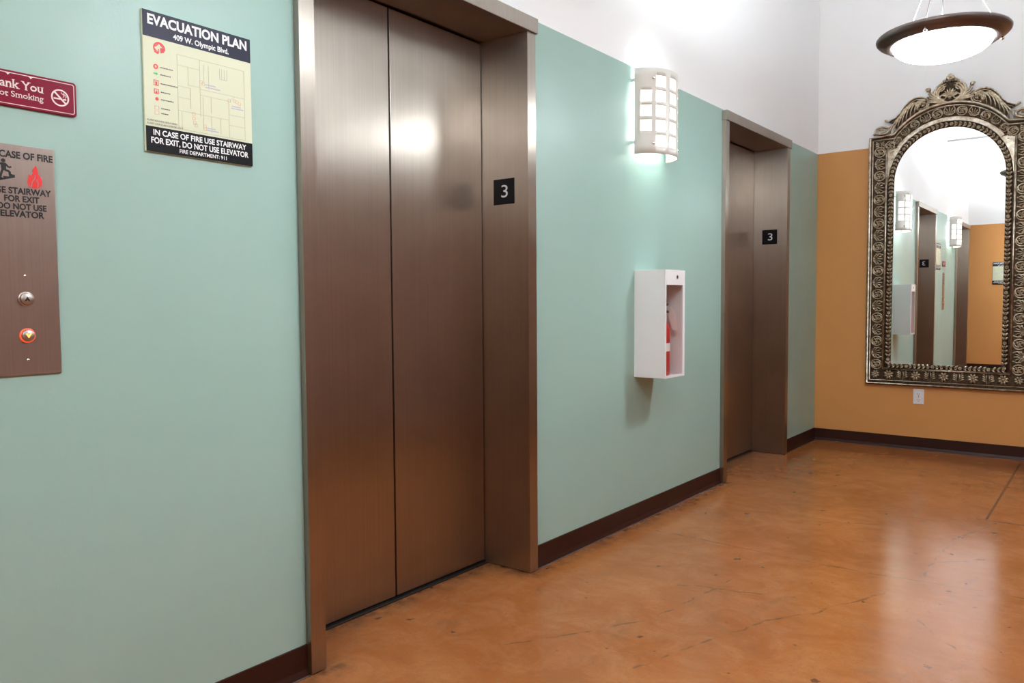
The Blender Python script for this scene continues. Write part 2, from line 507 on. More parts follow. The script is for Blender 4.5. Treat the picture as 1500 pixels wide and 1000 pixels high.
# ------------------------------------------------------------------ elevators
ELAB = ['elevator entrance past the red no smoking sign, with brushed steel doors, seen only in the mirror',
        'brushed steel elevator entrance between the evacuation plan and the extinguisher cabinet',
        'brushed steel elevator entrance between the extinguisher cabinet and the orange end wall']
def elevator(i, yc):
    e = empty('door_%d' % (i + 1), (0, yc, 0), LEFT, label=ELAB[i], cat='elevator', kind='structure')
    a, o, t = EL_IN, EL_OUT, EL_TOP
    for s in (-1, 1):
        mb = MB()
        x0, x1 = sorted((s * a, s * o))
        mb.prism([(x0, 0.004), (x1, 0.004), (x1, t), (x0, t)], -PROUD, .001, 0)           # front face
        x0, x1 = sorted((s * (a - .0006), s * (a + .012)))
        mb.box(x0, x1, -PROUD + .001, .30, 0.004, t + .012, 1)                                   # return to the doors
        mb.build('jamb', ['steel', 'steel'], e)
    MB().box(-o - .006, o + .006, -PROUD - .010, .001, t - .002, t + .056).build('header', 'steel', e, bevel=.002)
    MB().box(-a, a, .001, .30, t, t + .012).build('soffit', 'steel', e)
    for s in (-1, 1):
        x0, x1 = sorted((s * .004, s * (a - .004)))
        MB().box(x0, x1, DOOR_D, DOOR_D + .03, .012, t - .006).build('door_panel', 'steel', e, bevel=.0015)
    MB().box(-a, a, DOOR_D + .034, DOOR_D + .04, 0, t).build('hoistway_backing', 'shaft_grey', e)
    mb = MB(); mb.box(-a, a, DOOR_D - .016, DOOR_D + .034, 0, .004, 0); mb.box(-a, a, DOOR_D - .006, DOOR_D + .006, .004, .0065, 1)
    mb.build('sill', ['sill_metal', 'sill_metal'], e)
for i, c in enumerate(ELEV): elevator(i, c)

PL = [[],
      ['black floor plate with white 3 on elevator jamb nearer the evacuation plan', 'black floor plate with white 3 on the jamb between elevator doors and grid sconce'],
      ['black floor plate with white 3 on far elevator jamb nearer the extinguisher cabinet', 'black floor plate with white 3 on far elevator jamb nearer the orange wall']]
for i, c in enumerate(ELEV):
    for s in (-1, 1):
        if i == 0: continue          # the mirrored end elevator shows none
        # plate lies on the return of the jamb; modelled facing -Y
        r = empty('floor_number_plate', (-.097, c + s * EL_IN, 1.489), 0 if s > 0 else pi, label=PL[i][0 if s < 0 else 1], cat='sign')
        MB().box(-.053, .053, -.003, 0, 0, .102).build('plate', 'sign_black', r, bevel=.0008)
        text('numeral', '3', -.012, .021, .028, .052, -.003, 'white_print', r, bold=.0)

# ------------------------------------------------------------------ wall sconces
def ell(a, b, th): return (-a * cos(th), -b * sin(th))
def sconce(yc, lab, suffix=''):
    r = empty('wall_sconce', (0, yc, 1.798), LEFT, label=lab, cat='wall lamp', group='grid-cut half-cylinder sconces')
    A, B, HH, off = .167, .120, .402, .022
    cols = [(c - hw, c + hw) for c, hw in ((26, 11.8), (57.5, 10.8), (90, 11.2), (122.5, 10.8), (154, 11.8))]
    rows = [(.036 + k * .0695, .036 + k * .0695 + .0525) for k in range(5)]
    tb = sorted({0., 180.} | {v for c in cols for v in c} | {3. * k for k in range(61) if all(abs(3. * k - v) > 1.2 for c in cols for v in c)})
    zb = [0.] + [v for c in rows for v in c] + [HH]
    def hole(t, z):
        ci = next((k for k, c in enumerate(cols) if c[0] <= t <= c[1]), None)
        ri = next((k for k, c in enumerate(rows) if c[0] <= z <= c[1]), None)
        return ci is not None and ri is not None and not (ri in (0, 4) and ci in (0, 4))
    mb = MB(); vs = []
    for z in zb:
        for t in tb:
            x, y = ell(A, B, radians(t)); vs.append((x, y - off, z))
    nT = len(tb); fs = []
    for i in range(len(zb) - 1):
        for j in range(nT - 1):
            if not hole((tb[j] + tb[j + 1]) / 2, (zb[i] + zb[i + 1]) / 2):
                fs.append((i * nT + j, i * nT + j + 1, (i + 1) * nT + j + 1, (i + 1) * nT + j))
    mb.add(vs, fs, 0, True)
    o = mb.build('perforated_cover', 'cover_white', r)
    so = o.modifiers.new('solid', 'SOLIDIFY'); so.thickness = .0025; so.offset = -1
    mb = MB(); vs = []; A2, B2 = A - .006, B - .006
    for z in (.004, HH - .004):
        for k in range(41):
            x, y = ell(A2, B2, radians(4.5 * k)); vs.append((x, y - off, z))
    mb.add(vs, [(j, j + 1, 42 + j, 41 + j) for j in range(40)], 0, True)
    mb.build('diffuser' + suffix, 'diffuser', r)
    for s in (-1, 1):
        for z in (.047, HH - .049):
            mb = MB(); th = radians(41 if s < 0 else 139); x, y = ell(A, B, th); y -= off
            nx, ny = -cos(th) / A, -sin(th) / B; l = sqrt(nx * nx + ny * ny); nx /= l; ny /= l
            mb.tube([(x, y, z), (x + nx * .004, y + ny * .004, z), (x + nx * .007, y + ny * .007, z)], [.0075, .0075, .005], 12)
            mb.build('finial_screw', 'chrome', r)
        for z in (.05, HH - .06):
            x0, x1 = sorted((s * (A - .012), s * (A - .004)))
            MB().box(x0, x1, -off - .004, 0, z, z + .014).build('stand_off', 'chrome', r)
    MB().box(-.05, .05, -.006, 0, .08, HH - .08).build('back_plate', 'cover_white', r)
    for z, bn in ((.13, 'lower'), (.27, 'upper')):
        ld = bpy.data.lights.new('sconce_bulb', 'POINT'); ld.energy = SCONCE_W; ld.shadow_soft_size = .025; ld.color = (.93, .98, 1)
        lo = bpy.data.objects.new('sconce_bulb_' + bn + suffix if suffix else 'sconce_bulb', ld); COL.objects.link(lo); lo.parent = r; lo.location = (0, -.05, z)
sconce(3.480, 'white half-cylinder sconce with grid of lit squares above the extinguisher cabinet')
sconce(.27, 'grid-cut white sconce mounted past the call panel, seen only in the mirror', '_offscreen')

# ------------------------------------------------------------------ hanging bowl lamps
def pendant(x, y, lab, off=''):
    z = 2.25
    r = empty('bowl_pendant' + off, (x, y, z), 0, label=lab, cat='hanging lamp', group='bronze-rimmed glass bowl pendants')
    prof = [(.196, -.030), (.205, -.036), (.222, -.034), (.234, -.024), (.243, -.018), (.252, -.016), (.262, -.006), (.264, .003), (.258, .010), (.245, .013), (.230, .011), (.214, -.004), (.198, -.018), (.196, -.030)]
    MB().lathe(prof, 64).build('rim', 'bronze', r)
    R = .198; dep = .076
    pr = []
    for k in range(15):
        a = (pi / 2) * k / 14
        pr.append((max(.001, R * cos(a) ** .9), -.027 - dep * sin(a)))
    pr2 = [(max(.0005, q - .005), zz + .005) for q, zz in pr[::-1]]
    MB().lathe(pr, 64, 0).lathe(pr2, 64, 1).build('glass_bowl' + off, ['bowl_glass', 'bowl_inside'], r)
    apex = (0, 0, .405)
    for az in (264, 144, 24):
        c, s = cos(radians(az)), sin(radians(az))
        MB().tube([(.234 * c, .234 * s, .008), apex], .0020, 8).build('hanging_rod', 'wire', r)
        mb = MB(); mb.ball(.236 * c, .236 * s, -.030, .0085); mb.tube([(.236 * c, .236 * s, -.026), (.236 * c, .236 * s, .016)], .0035, 8)
        mb.tube([(.234 * c, .234 * s, .014), (.234 * c, .234 * s, .024)], [.006, .003], 8)
        mb.build('rod_knob', 'chrome', r)
    MB().tube([(0, 0, .0), (0, 0, .40)], .0022, 8).build('cord', 'wire', r)
    MB().tube([(0, 0, -.02), (0, 0, -.004), (0, 0, .0), (0, 0, .03)], [.018, .022, .022, .016], 12).build('socket', 'bronze', r)
    MB().tube([(0, 0, .395), (0, 0, .405), (0, 0, H_C - z - .03)], [.012, .012, .007], 12).build('stem', 'bronze', r)
    MB().lathe([(.001, H_C - z - .04), (.03, H_C - z - .038), (.062, H_C - z - .02), (.066, H_C - z), (.001, H_C - z)], 32).build('canopy', 'bronze', r)
    ld = bpy.data.lights.new('pendant_bulb', 'POINT'); ld.energy = PENDANT_W; ld.shadow_soft_size = .045; ld.color = (.86, .95, 1)
    lo = bpy.data.objects.new('pendant_bulb' + off, ld); COL.objects.link(lo); lo.parent = r; lo.location = (0, 0, -.066)
# the two lamps of the row behind the picture: the mirror shows their light on the white wall
pendant(1.222, 3.9, 'bronze-rimmed white glass bowl lamp hanging in front of the carved mirror')
pendant(1.222, 1.6, 'bronze-rimmed white glass bowl lamp hanging before the elevator beside the evacuation plan', '_middle_offscreen')
pendant(1.222, -.7, 'bronze-rimmed white glass bowl lamp hanging by the wall with the second plan', '_rear_offscreen')

# sprinkler conduit near the ceiling, seen in the mirror
MB().tube([(0, .586, 3.19), (W_R, .586, 3.19)], .011, 12).build('ceiling_pipe', 'conduit', label='thin grey pipe crossing high above the lobby, seen in the mirror', cat='pipe')

# ------------------------------------------------------------------ carved mirror
def arch_pts(rad, cz, zb, n=40, a0=0.0):
    p = [(rad, zb)] if zb is not None else []
    p += [(rad * cos(a0 + (pi - 2 * a0) * k / n), cz + rad * sin(a0 + (pi - 2 * a0) * k / n)) for k in range(n + 1)]
    if zb is not None: p.append((-rad, zb))
    return p

def mirror():
    g, cz, zb = .343, 1.484, .165
    r = empty('carved_mirror', (.896, L_END, .463), 0, label='tall arched wall mirror in ornate carved antique silver frame', cat='mirror')
    R2, C2 = .4517, 1.553                                   # outer arch
    a_end = math.asin(.357 / R2)
    outer = [(R2 * sin(a), C2 + R2 * cos(a)) for a in [a_end * (1 - 2 * k / 24) for k in range(25)]]
    sil = [(-.52, 0), (.52, 0), (.52, 1.822)] + outer + [(-.52, 1.822)]
    # dark ground board, with the opening left for the glass covered by the glass itself
    MB().prism(sil, -.020, -.002).build('back_board', 'bronze_ground', r)
    MB().prism(arch_pts(g + .006, cz, zb - .006), -.026, -.0202).build('mirror_glass', 'mirror_glass', r)
    # fillets: twin raised mouldings round the outside
    def moulding(name, path, rad, y, closed=False, mt='plain_silver', n=8):
        return MB().tube([(x, y, z) for x, z in path], rad, n, closed=closed).build(name, mt, r)
    outl = [(-.511, .010), (.511, .010), (.511, 1.813)] + [(x * .985, z - .006) for x, z in outer] + [(-.511, 1.813)]
    moulding('outer_moulding', outl, .011, -.030, True)
    inl = [(-.493, .034), (.493, .034), (.493, 1.795), (.352, 1.797)] + [((R2 - .027) * sin(a), C2 + (R2 - .027) * cos(a)) for a in [a_end * .93 * (1 - 2 * k / 24) for k in range(25)]] + [(-.352, 1.797), (-.493, 1.795)]
    moulding('inner_bead', inl, .006, -.026, True)
    # inner square fillet, the bottom rail and the spandrels
    for s in (-1, 1):
        MB().tube([(s * .398, -.028, .118), (s * .398, -.028, 1.722)], .0095, 8).build('side_fillet', 'plain_silver', r)
        sp = [(s * .390, 1.47), (s * .390, 1.715)]
        a1 = math.acos(.328 / .385)
        sp += [(s * .385 * cos(t), cz + .385 * sin(t)) for t in [radians(40 - 2 * k) for k in range(20)]]
        MB().prism(sp, -.030, -.0202).build('spandrel', 'plain_silver', r)
    MB().tube([(-.398, -.028, .121), (.398, -.028, .121)], .0095, 8).build('bottom_fillet', 'plain_silver', r)
    inn = [(.386 * cos(a), cz + .386 * sin(a)) for a in [radians(8 + 164 * k / 40) for k in range(41)]]
    out = [(.416 * cos(a), cz + .416 * sin(a)) for a in [radians(8 + 164 * k / 40) for k in range(41)]]
    inn = [p for p in inn if p[1] > 1.70]; out = [(.416 / .386 * x, cz + .416 / .386 * (z - cz)) for x, z in inn]
    MB().strip(inn, out, -.034, -.0202).build('arch_liner', 'plain_silver', r, bevel=.003)
    # leaf moulding against the glass: core bead plus little leaves and rosettes
    path = [(g + .021, zb - .021)] + [((g + .021) * cos(a), cz + (g + .021) * sin(a)) for a in [pi * k / 48 for k in range(49)]] + [(-g - .021, zb - .021)]
    MB().tube([(x, -.026, z) for x, z in path], .020, 8, closed=True, flat=.7).build('leaf_moulding_core', 'bronze_ground', r)
    P = path + [path[0]]
    lens = [0]
    for p, q in zip(P, P[1:]): lens.append(lens[-1] + math.dist(p, q))
    mb = MB(); step = .0285; d = step / 2; cnt = 0
    while d < lens[-1]:
        i = max(k for k in range(len(lens) - 1) if lens[k] <= d)
        t = (d - lens[i]) / (lens[i + 1] - lens[i])
        x = P[i][0] + (P[i + 1][0] - P[i][0]) * t; z = P[i][1] + (P[i + 1][1] - P[i][1]) * t
        a = atan2(P[i + 1][1] - P[i][1], P[i + 1][0] - P[i][0])
        if z < 1.2 and x < 0: a += pi
        ty = cnt % 6
        if ty == 0:
            for k in range(6):
                b = a + k * pi / 3
                mb.ball(x + .0085 * cos(b), -.041, z + .0085 * sin(b), .0048, 6, flat=.8)
            mb.ball(x, -.043, z, .0045, 6)
        else:
            for s in (-1, 1):
                mb.petal(x - .010 * cos(a), z - .010 * sin(a), a + s * .62, .029, .0062, -.037, .008)
            mb.ball(x + .006 * cos(a), -.041, z + .006 * sin(a), .0042, 6)
        d += step; cnt += 1
    mb.build('leaf_moulding', 'antique_silver', r, kind='stuff')

    # ---- relief pieces of the bands
    def palmette():
        mb = MB()
        for k in range(-3, 4):
            a = pi / 2 + k * .42
            mb.petal(0, -.026, a, .060 - abs(k) * .0045, .0040, -.025, .009)
        mb.ball(0, -.030, -.028, .008, 8)
        U = [(.037 * cos(t), -.026, .004 + .036 * sin(t)) for t in [radians(-170 + 160 * k / 16 + 0) for k in range(17)]]
        U = [(-.030, -.026, .030), (-.039, -.026, .012)] + U + [(.039, -.026, .012), (.030, -.026, .030)]
        mb.tube(U, .0042, 6)
        for s in (-1, 1): mb.ball(s * .030, -.028, .032, .0062, 6)
        return mb.mesh('palmette', 'antique_silver')
    def scroll_rosette():
        mb = MB()
        mb.tube([(.036 * cos(t), -.025, .034 * sin(t)) for t in [2 * pi * k / 24 for k in range(24)]], .0045, 6, closed=True)
        for s in (-1, 1):
            sp = []
            for k in range(15):
                t = k / 14; a = (-.4 + 4.4 * t) * 1.0; q = .027 * (1 - .75 * t)
                sp.append((s * (.004 + q * cos(a)) * .95, -.027, s * q * sin(a)))
            mb.tube(sp, [.006 - .003 * k / 14 for k in range(15)], 6)
        for k in range(5):
            mb.petal(0, 0, radians(20 + k * 72), .022, .0048, -.026, .009)
        mb.ball(-.014, -.030, .014, .0068, 6); mb.ball(.014, -.030, -.014, .0068, 6)
        return mb.mesh('scroll_rosette', 'antique_silver')
    def flower():
        mb = MB()
        for k in range(8): mb.petal(0, 0, radians(k * 45 + 22), .034, .0085, -.026, .012)
        mb.ball(0, -.034, 0, .0085, 8)
        return mb.mesh('flower', 'antique_silver')
    def leafpair():
        mb = MB()
        for s in (-1, 1):
            for k in range(4):
                mb.petal(s * .006, -.02 + k * .011, pi / 2 - s * (1.2 - .12 * k), .034, .0048, -.022, .007)
            mb.tube([(s * .006, -.024, -.032), (s * .010, -.026, 0), (s * .006, -.024, .032)], .0032, 6)
        return mb.mesh('leaf_pair', 'bronze_ground' if False else 'antique_silver')
    PM, SR, FL, LP = palmette(), scroll_rosette(), flower(), leafpair()
    def put(name, me, x, z, rot=0.0, sc=1.0):
        o = bpy.data.objects.new(name, me); COL.objects.link(o); o.parent = r
        o.location = (x, 0, z); o.rotation_euler = (0, -rot, 0); o.scale = (sc, 1, sc)
    for s in (-1, 1):
        z = .150
        for k in range(19):
            # the fans of the side bands lie on their side, opening to the outer edge
            if k % 2 == 0: put('scroll_rosette', SR, s * .4455, z + k * .0866, 0 if s > 0 else pi)
            else: put('palmette', PM, s * .4455, z + k * .0866, -pi / 2 if s < 0 else pi / 2, .98)
        put('leaf_pair', LP, s * .4455, 1.755, 0, .9)
        put('scroll_rosette', SR, s * .378, 1.752, .4, .82)
        put('flower', FL, s * .450, .077, 0, .85)
    for k, x in enumerate((-.360, -.180, 0, .180, .360)):
        put('flower', FL, x, .077)
        if k < 4: put('leaf_pair', LP, x + .09, .077, 0, 1.0)
    for k in range(-6, 7):
        th = k * radians(9.6)
        xi, zi = .420 * sin(th), cz + .420 * cos(th)
        # meet the outer bead along the same ray
        q = .42
        while sqrt((q * sin(th)) ** 2 + (cz + q * cos(th) - C2) ** 2) < R2 - .032 and q < .6: q += .002
        wdt = q - .42; mid = (q + .42) / 2
        put('palmette' if k % 2 == 0 else 'scroll_rosette', PM if k % 2 == 0 else SR, mid * sin(th), cz + mid * cos(th), -th, max(.72, min(1.1, wdt / .078)))

    # ---- crest: pierced carving standing on the arch
    def zarch(x): return C2 + sqrt(max(0, R2 * R2 - x * x))
    top = [(.128, 2.030), (.150, 2.052), (.185, 2.066), (.220, 2.068), (.255, 2.050), (.285, 2.020), (.312, 1.980), (.345, 1.945), (.385, 1.928)]
    for s in (-1, 1):
        base = [(x, zarch(x) - .004) for x in (.335, .30, .26, .22, .18, .14, .10)]
        pl = [(s * x, z) for x, z in top + [(.392, 1.918), (.355, 1.900)] + base]
        sc = MB().prism(pl, -.018, -.003).build('acanthus_scroll', 'bronze_ground', r)
        mb = MB()
        # ribs flowing from the tail up the back of the leaf and curling round the eye of the scroll
        ex, ez = .178, 2.012
        def ztop(x):
            for (xa, za), (xb, zb2) in zip(top, top[1:]):
                if xa <= x <= xb: return za + (zb2 - za) * (x - xa) / (xb - xa)
            return top[0][1] if x < top[0][0] else top[-1][1]
        for j, (dz, rd) in enumerate(((.003, .0068), (.016, .0044))):
            path = [(s * (x - .35 * dz), -.026 - .004 * (1 - j), z - dz) for x, z in top[::-1]]
            path += [(s * (ex + q * cos(a)), -.028, ez + q * sin(a)) for q, a in [(.050 - j * .012 - .010 * k / 8, radians(165 + 16 * k)) for k in range(9)]]
            n_ = len(path)
            mb.tube(path, [.0025 + (rd - .0025) * min(1, 3 * k / n_) for k in range(n_)], 6)
        for j in range(3):
            q0 = .040 - j * .011
            sp = [(s * (ex + (q0 * (1 - .45 * k / 18)) * cos(a)), -.032, ez + q0 * (1 - .45 * k / 18) * sin(a)) for k, a in enumerate([radians(-60 + 290 * k / 18) for k in range(19)])]
            mb.tube(sp, [.0062 - .0035 * k / 18 for k in range(19)], 6)
        for bx, bz in ((.160, 2.018), (.182, 2.012), (.168, 1.998)): mb.ball(s * bx, -.036, bz, .0085, 8)
        for k in range(7):                                         # lobes following the back of the leaf, then hooking down to the arch
            xj = .222 + k * .0265; off = .020 + .0045 * (6 - k); x_0 = .168 + .012 * k
            path = []
            for q in range(10):
                t = q / 9; x = x_0 + (xj - x_0) * sin(pi / 2 * t)
                path.append((s * x, -.024 - .007 * sin(pi * t), (ztop(x) - off) * (1 - t ** 3) + (zarch(min(xj, .36)) + .006) * t ** 3))
            mb.tube(path, [.0020 + .0046 * sin(pi * (.05 + .85 * q / 9)) for q in range(10)], 6)
        mb.build('acanthus_ribs', 'antique_silver', sc)
        # fan of leaves between cartouche and scroll, ending in a knob
        mb = MB()
        for k in range(5):
            f = k / 4
            p0 = (s * (.015 + .02 * f), 2.004 - .004 * f); p1 = (s * (.085 + .035 * f), 2.032 - .014 * f); p2 = (s * (.130 + .022 * f), 2.098 - .078 * f)
            path = []
            for q in range(9):
                t = q / 8
                path.append(((1 - t) ** 2 * p0[0] + 2 * t * (1 - t) * p1[0] + t * t * p2[0], -.022 - .010 * sin(pi * t), (1 - t) ** 2 * p0[1] + 2 * t * (1 - t) * p1[1] + t * t * p2[1]))
            mb.tube(path, [.004 + .0055 * sin(pi * (.15 + .8 * q / 8)) for q in range(9)], 6)
        mb.ball(s * .134, -.026, 2.106, .0155, 10); mb.ball(s * .145, -.024, 2.112, .010, 8)
        mb.build('leaf_fan', 'antique_silver', r)
        # ring-shaped curl on the shoulder, with its little leaf
        mb = MB()
        mb.tube([(s * (.434 + .045 * cos(a)), -.020, 1.864 + .026 * sin(a)) for a in [2 * pi * k / 22 for k in range(22)]], .0085, 8, closed=True)
        mb.tube([(s * (.434 + .024 * (1 - .5 * k / 12) * cos(a)), -.022, 1.864 + .012 * sin(a)) for k, a in enumerate([radians(20 + 320 * k / 12) for k in range(13)])], .005, 6)
        mb.petal(s * .385, 1.915, pi / 2 - s * 1.0, .034, .009, -.020, .012)
        mb.ball(s * .412, -.02, 1.934, .009, 8); mb.ball(s * .486, -.018, 1.846, .0105, 8)
        mb.petal(s * .375, 1.888, pi / 2 - s * 1.9, .03, .007, -.020, .012)
        mb.build('shoulder_curl', 'antique_silver', r)
    # cartouche with a shell
    cs, cc = MB(), (0, 2.072)
    ring = [(cc[0] + .098 * cos(a) * (1 if sin(a) < 0 else 1 - .12 * sin(a)), cc[1] + .078 * sin(a)) for a in [2 * pi * k / 32 for k in range(32)]]
    ct = MB().prism(ring, -.014, -.003).build('cartouche', 'bronze_ground', r)
    mb = MB()
    for s in (-1, 1):
        for j in range(3):
            q = 1 - j * .13
            path = [(s * (.098 * q * cos(a)), -.024 - .003 * j, cc[1] - .006 * j + .078 * q * sin(a)) for a in [radians(-86 + 158 * k / 16) for k in range(17)]]
            mb.tube(path, [.0035 + .0065 * sin(pi * (.1 + .85 * k / 16)) for k in range(17)], 6)
        sp = [(s * (.056 + (.026 * (1 - .7 * k / 16)) * cos(a)), -.028, 2.100 + .026 * (1 - .7 * k / 16) * sin(a)) for k, a in enumerate([radians(40 + 420 * k / 16) for k in range(17)])]
        mb.tube(sp, [.007 - .003 * k / 16 for k in range(17)], 6)
        sp = [(s * (.040 + (.028 * (1 - .7 * k / 16)) * cos(a)), -.028, 2.036 + .026 * (1 - .7 * k / 16) * sin(a)) for k, a in enumerate([radians(-60 + 400 * k / 16) for k in range(17)])]
        mb.tube(sp, [.008 - .004 * k / 16 for k in range(17)], 6)
        mb.ball(s * .036, -.026, 2.150, .0125, 8); mb.ball(s * .050, -.026, 2.140, .010, 8)
    mb.build('cartouche_scrolls', 'antique_silver', ct)
    mb = MB()
    for k in range(-4, 5): mb.petal(0, 2.034, pi / 2 + k * .30, .066 - abs(k) * .003, .0066, -.026, .012)
    mb.ball(0, -.032, 2.030, .011, 8)
    mb.build('shell', 'antique_silver', ct)
    mb = MB()
    mb.ball(0, -.024, 2.178, .020, 10); mb.ball(-.016, -.026, 2.166, .013, 8); mb.ball(.018, -.026, 2.164, .013, 8)
    for k in (-1, 0, 1): mb.petal(0, 2.140, pi / 2 + k * .5, .046, .009, -.030, .012)
    mb.build('finial', 'antique_silver', r)
mirror()

# ------------------------------------------------------------------ extinguisher cabinet and extinguisher
def cabinet():
    y0, y1, z0, z1, d = 3.354, 3.562, .724, 1.245, .168
    wd, h = y1 - y0, z1 - z0
    r = empty('extinguisher_cabinet', (0, y0, z0), LEFT, label='white open-fronted fire extinguisher cabinet on the green wall', cat='cabinet')
    t = .006
    mb = MB()
    mb.box(0, wd, -.005, 0, 0, h); mb.box(0, t, -d + .004, -.005, 0, h); mb.box(wd - t, wd, -d + .004, -.005, 0, h)
    mb.box(t, wd - t, -d + .004, -.005, 0, t); mb.box(t, wd - t, -d + .004, -.005, h - t, h)
    mb.build('body', 'box_white', r, bevel=.001)
    mb = MB(); mb.box(wd - t - .0012, wd - t, -d + .006, -.0062, t, h - .066); mb.box(t, wd - t - .0012, -.0062, -.005, t, h - t)
    mb.build('lining', 'box_white', r)
    f = MB()
    f.box(0, .010, -d, -d + .004, 0, h); f.box(wd - .022, wd, -d, -d + .004, 0, h); f.box(.010, wd - .022, -d, -d + .004, 0, .012)
    f.build('door_frame', 'box_white', r)
    lp = MB().box(.010, wd - .022, -d - .0015, -d + .004, h - .072, h).build('lock_panel', 'box_white', r)
    mb = MB(); mb.disc(.115, h - .034, .009, -d - .006, -d - .0015, 18, 0); mb.box(.1135, .1165, -d - .0068, -d - .006, h - .040, h - .028, 1)
    mb.build('lock', ['chrome', 'black_print'], r)
    MB().box(.010, wd - .022, -d + .0045, -d + .0065, .012, h - .072).build('clear_pane', 'clear_acrylic', r)
    # extinguisher standing inside
    e = empty('fire_extinguisher', (.080, y0 + .094, z0 + t), LEFT, label='small red fire extinguisher standing inside the white cabinet', cat='extinguisher')
    R = .058
    MB().lathe([(.001, 0), (R - .006, 0), (R, .006), (R, .225), (R * .93, .245), (R * .7, .264), (R * .4, .275), (.018, .285), (.018, .295), (.001, .295)], 28).build('cylinder', 'red_enamel', e)
    mb = MB(); mb.lathe([(R + .0006, .120), (R + .0006, .160)], 28); mb.build('label_band', 'tag_white', e)
    MB().box(-.015, .015, -.018, .018, .292, .325).build('valve', 'chrome', e, bevel=.003)
    mb = MB(); mb.tube([(0, .0, .325), (.0, -.02, .340), (0, -.055, .350)], [.009, .010, .006], 8); mb.tube([(0, .0, .312), (0, -.03, .318), (0, -.058, .312)], [.007, .008, .005], 8)
    mb.build('handle', 'black_rubber', e)
    MB().tube([(-.015, 0, .308), (-.045, 0, .30), (-.0665, 0, .26), (-.068, 0, .20), (-.068, 0, .10)], [.006, .006, .007, .007, .009], 8).build('hose', 'black_rubber', e)
    mb = MB(); mb.disc(.0, .308, .012, -.026, -.018, 18); mb.build('gauge', 'tag_white', e)
    pts = [(.022, .350), (.045, .338), (.062, .308), (.073, .268), (.077, .226), (.050, .222), (.042, .262), (.024, .296)]
    tg = MB().prism(pts, .050, .0508).build('inspection_tag', 'tag_white', e); tg.rotation_euler = (0, 0, -pi / 2)
cabinet()

# ------------------------------------------------------------------ outlet below the mirror
o = empty('power_outlet', (.735, L_END, .333), 0, label='white duplex power outlet on orange wall below the mirror', cat='outlet')
MB().box(-.036, .036, -.005, 0, 0, .110).build('cover_plate', 'plate_white', o, bevel=.0025)
for z in (.030, .072):
    mb = MB(); mb.box(-.0165, .0165, -.008, -.005, z - .017, z + .017)
    rc = mb.build('receptacle', 'plate_white', o, bevel=.003)
    mb = MB(); mb.box(-.0085, -.006, -.0085, -.008, z - .002, z + .008); mb.box(.006, .0085, -.0085, -.008, z - .002, z + .008); mb.disc(0, z - .009, .003, -.0085, -.008, 10)
    mb.build('slots', 'slot_dark', rc)
mb = MB(); mb.disc(0, .051, .003, -.0065, -.005, 10); mb.build('screw', 'chrome', o)

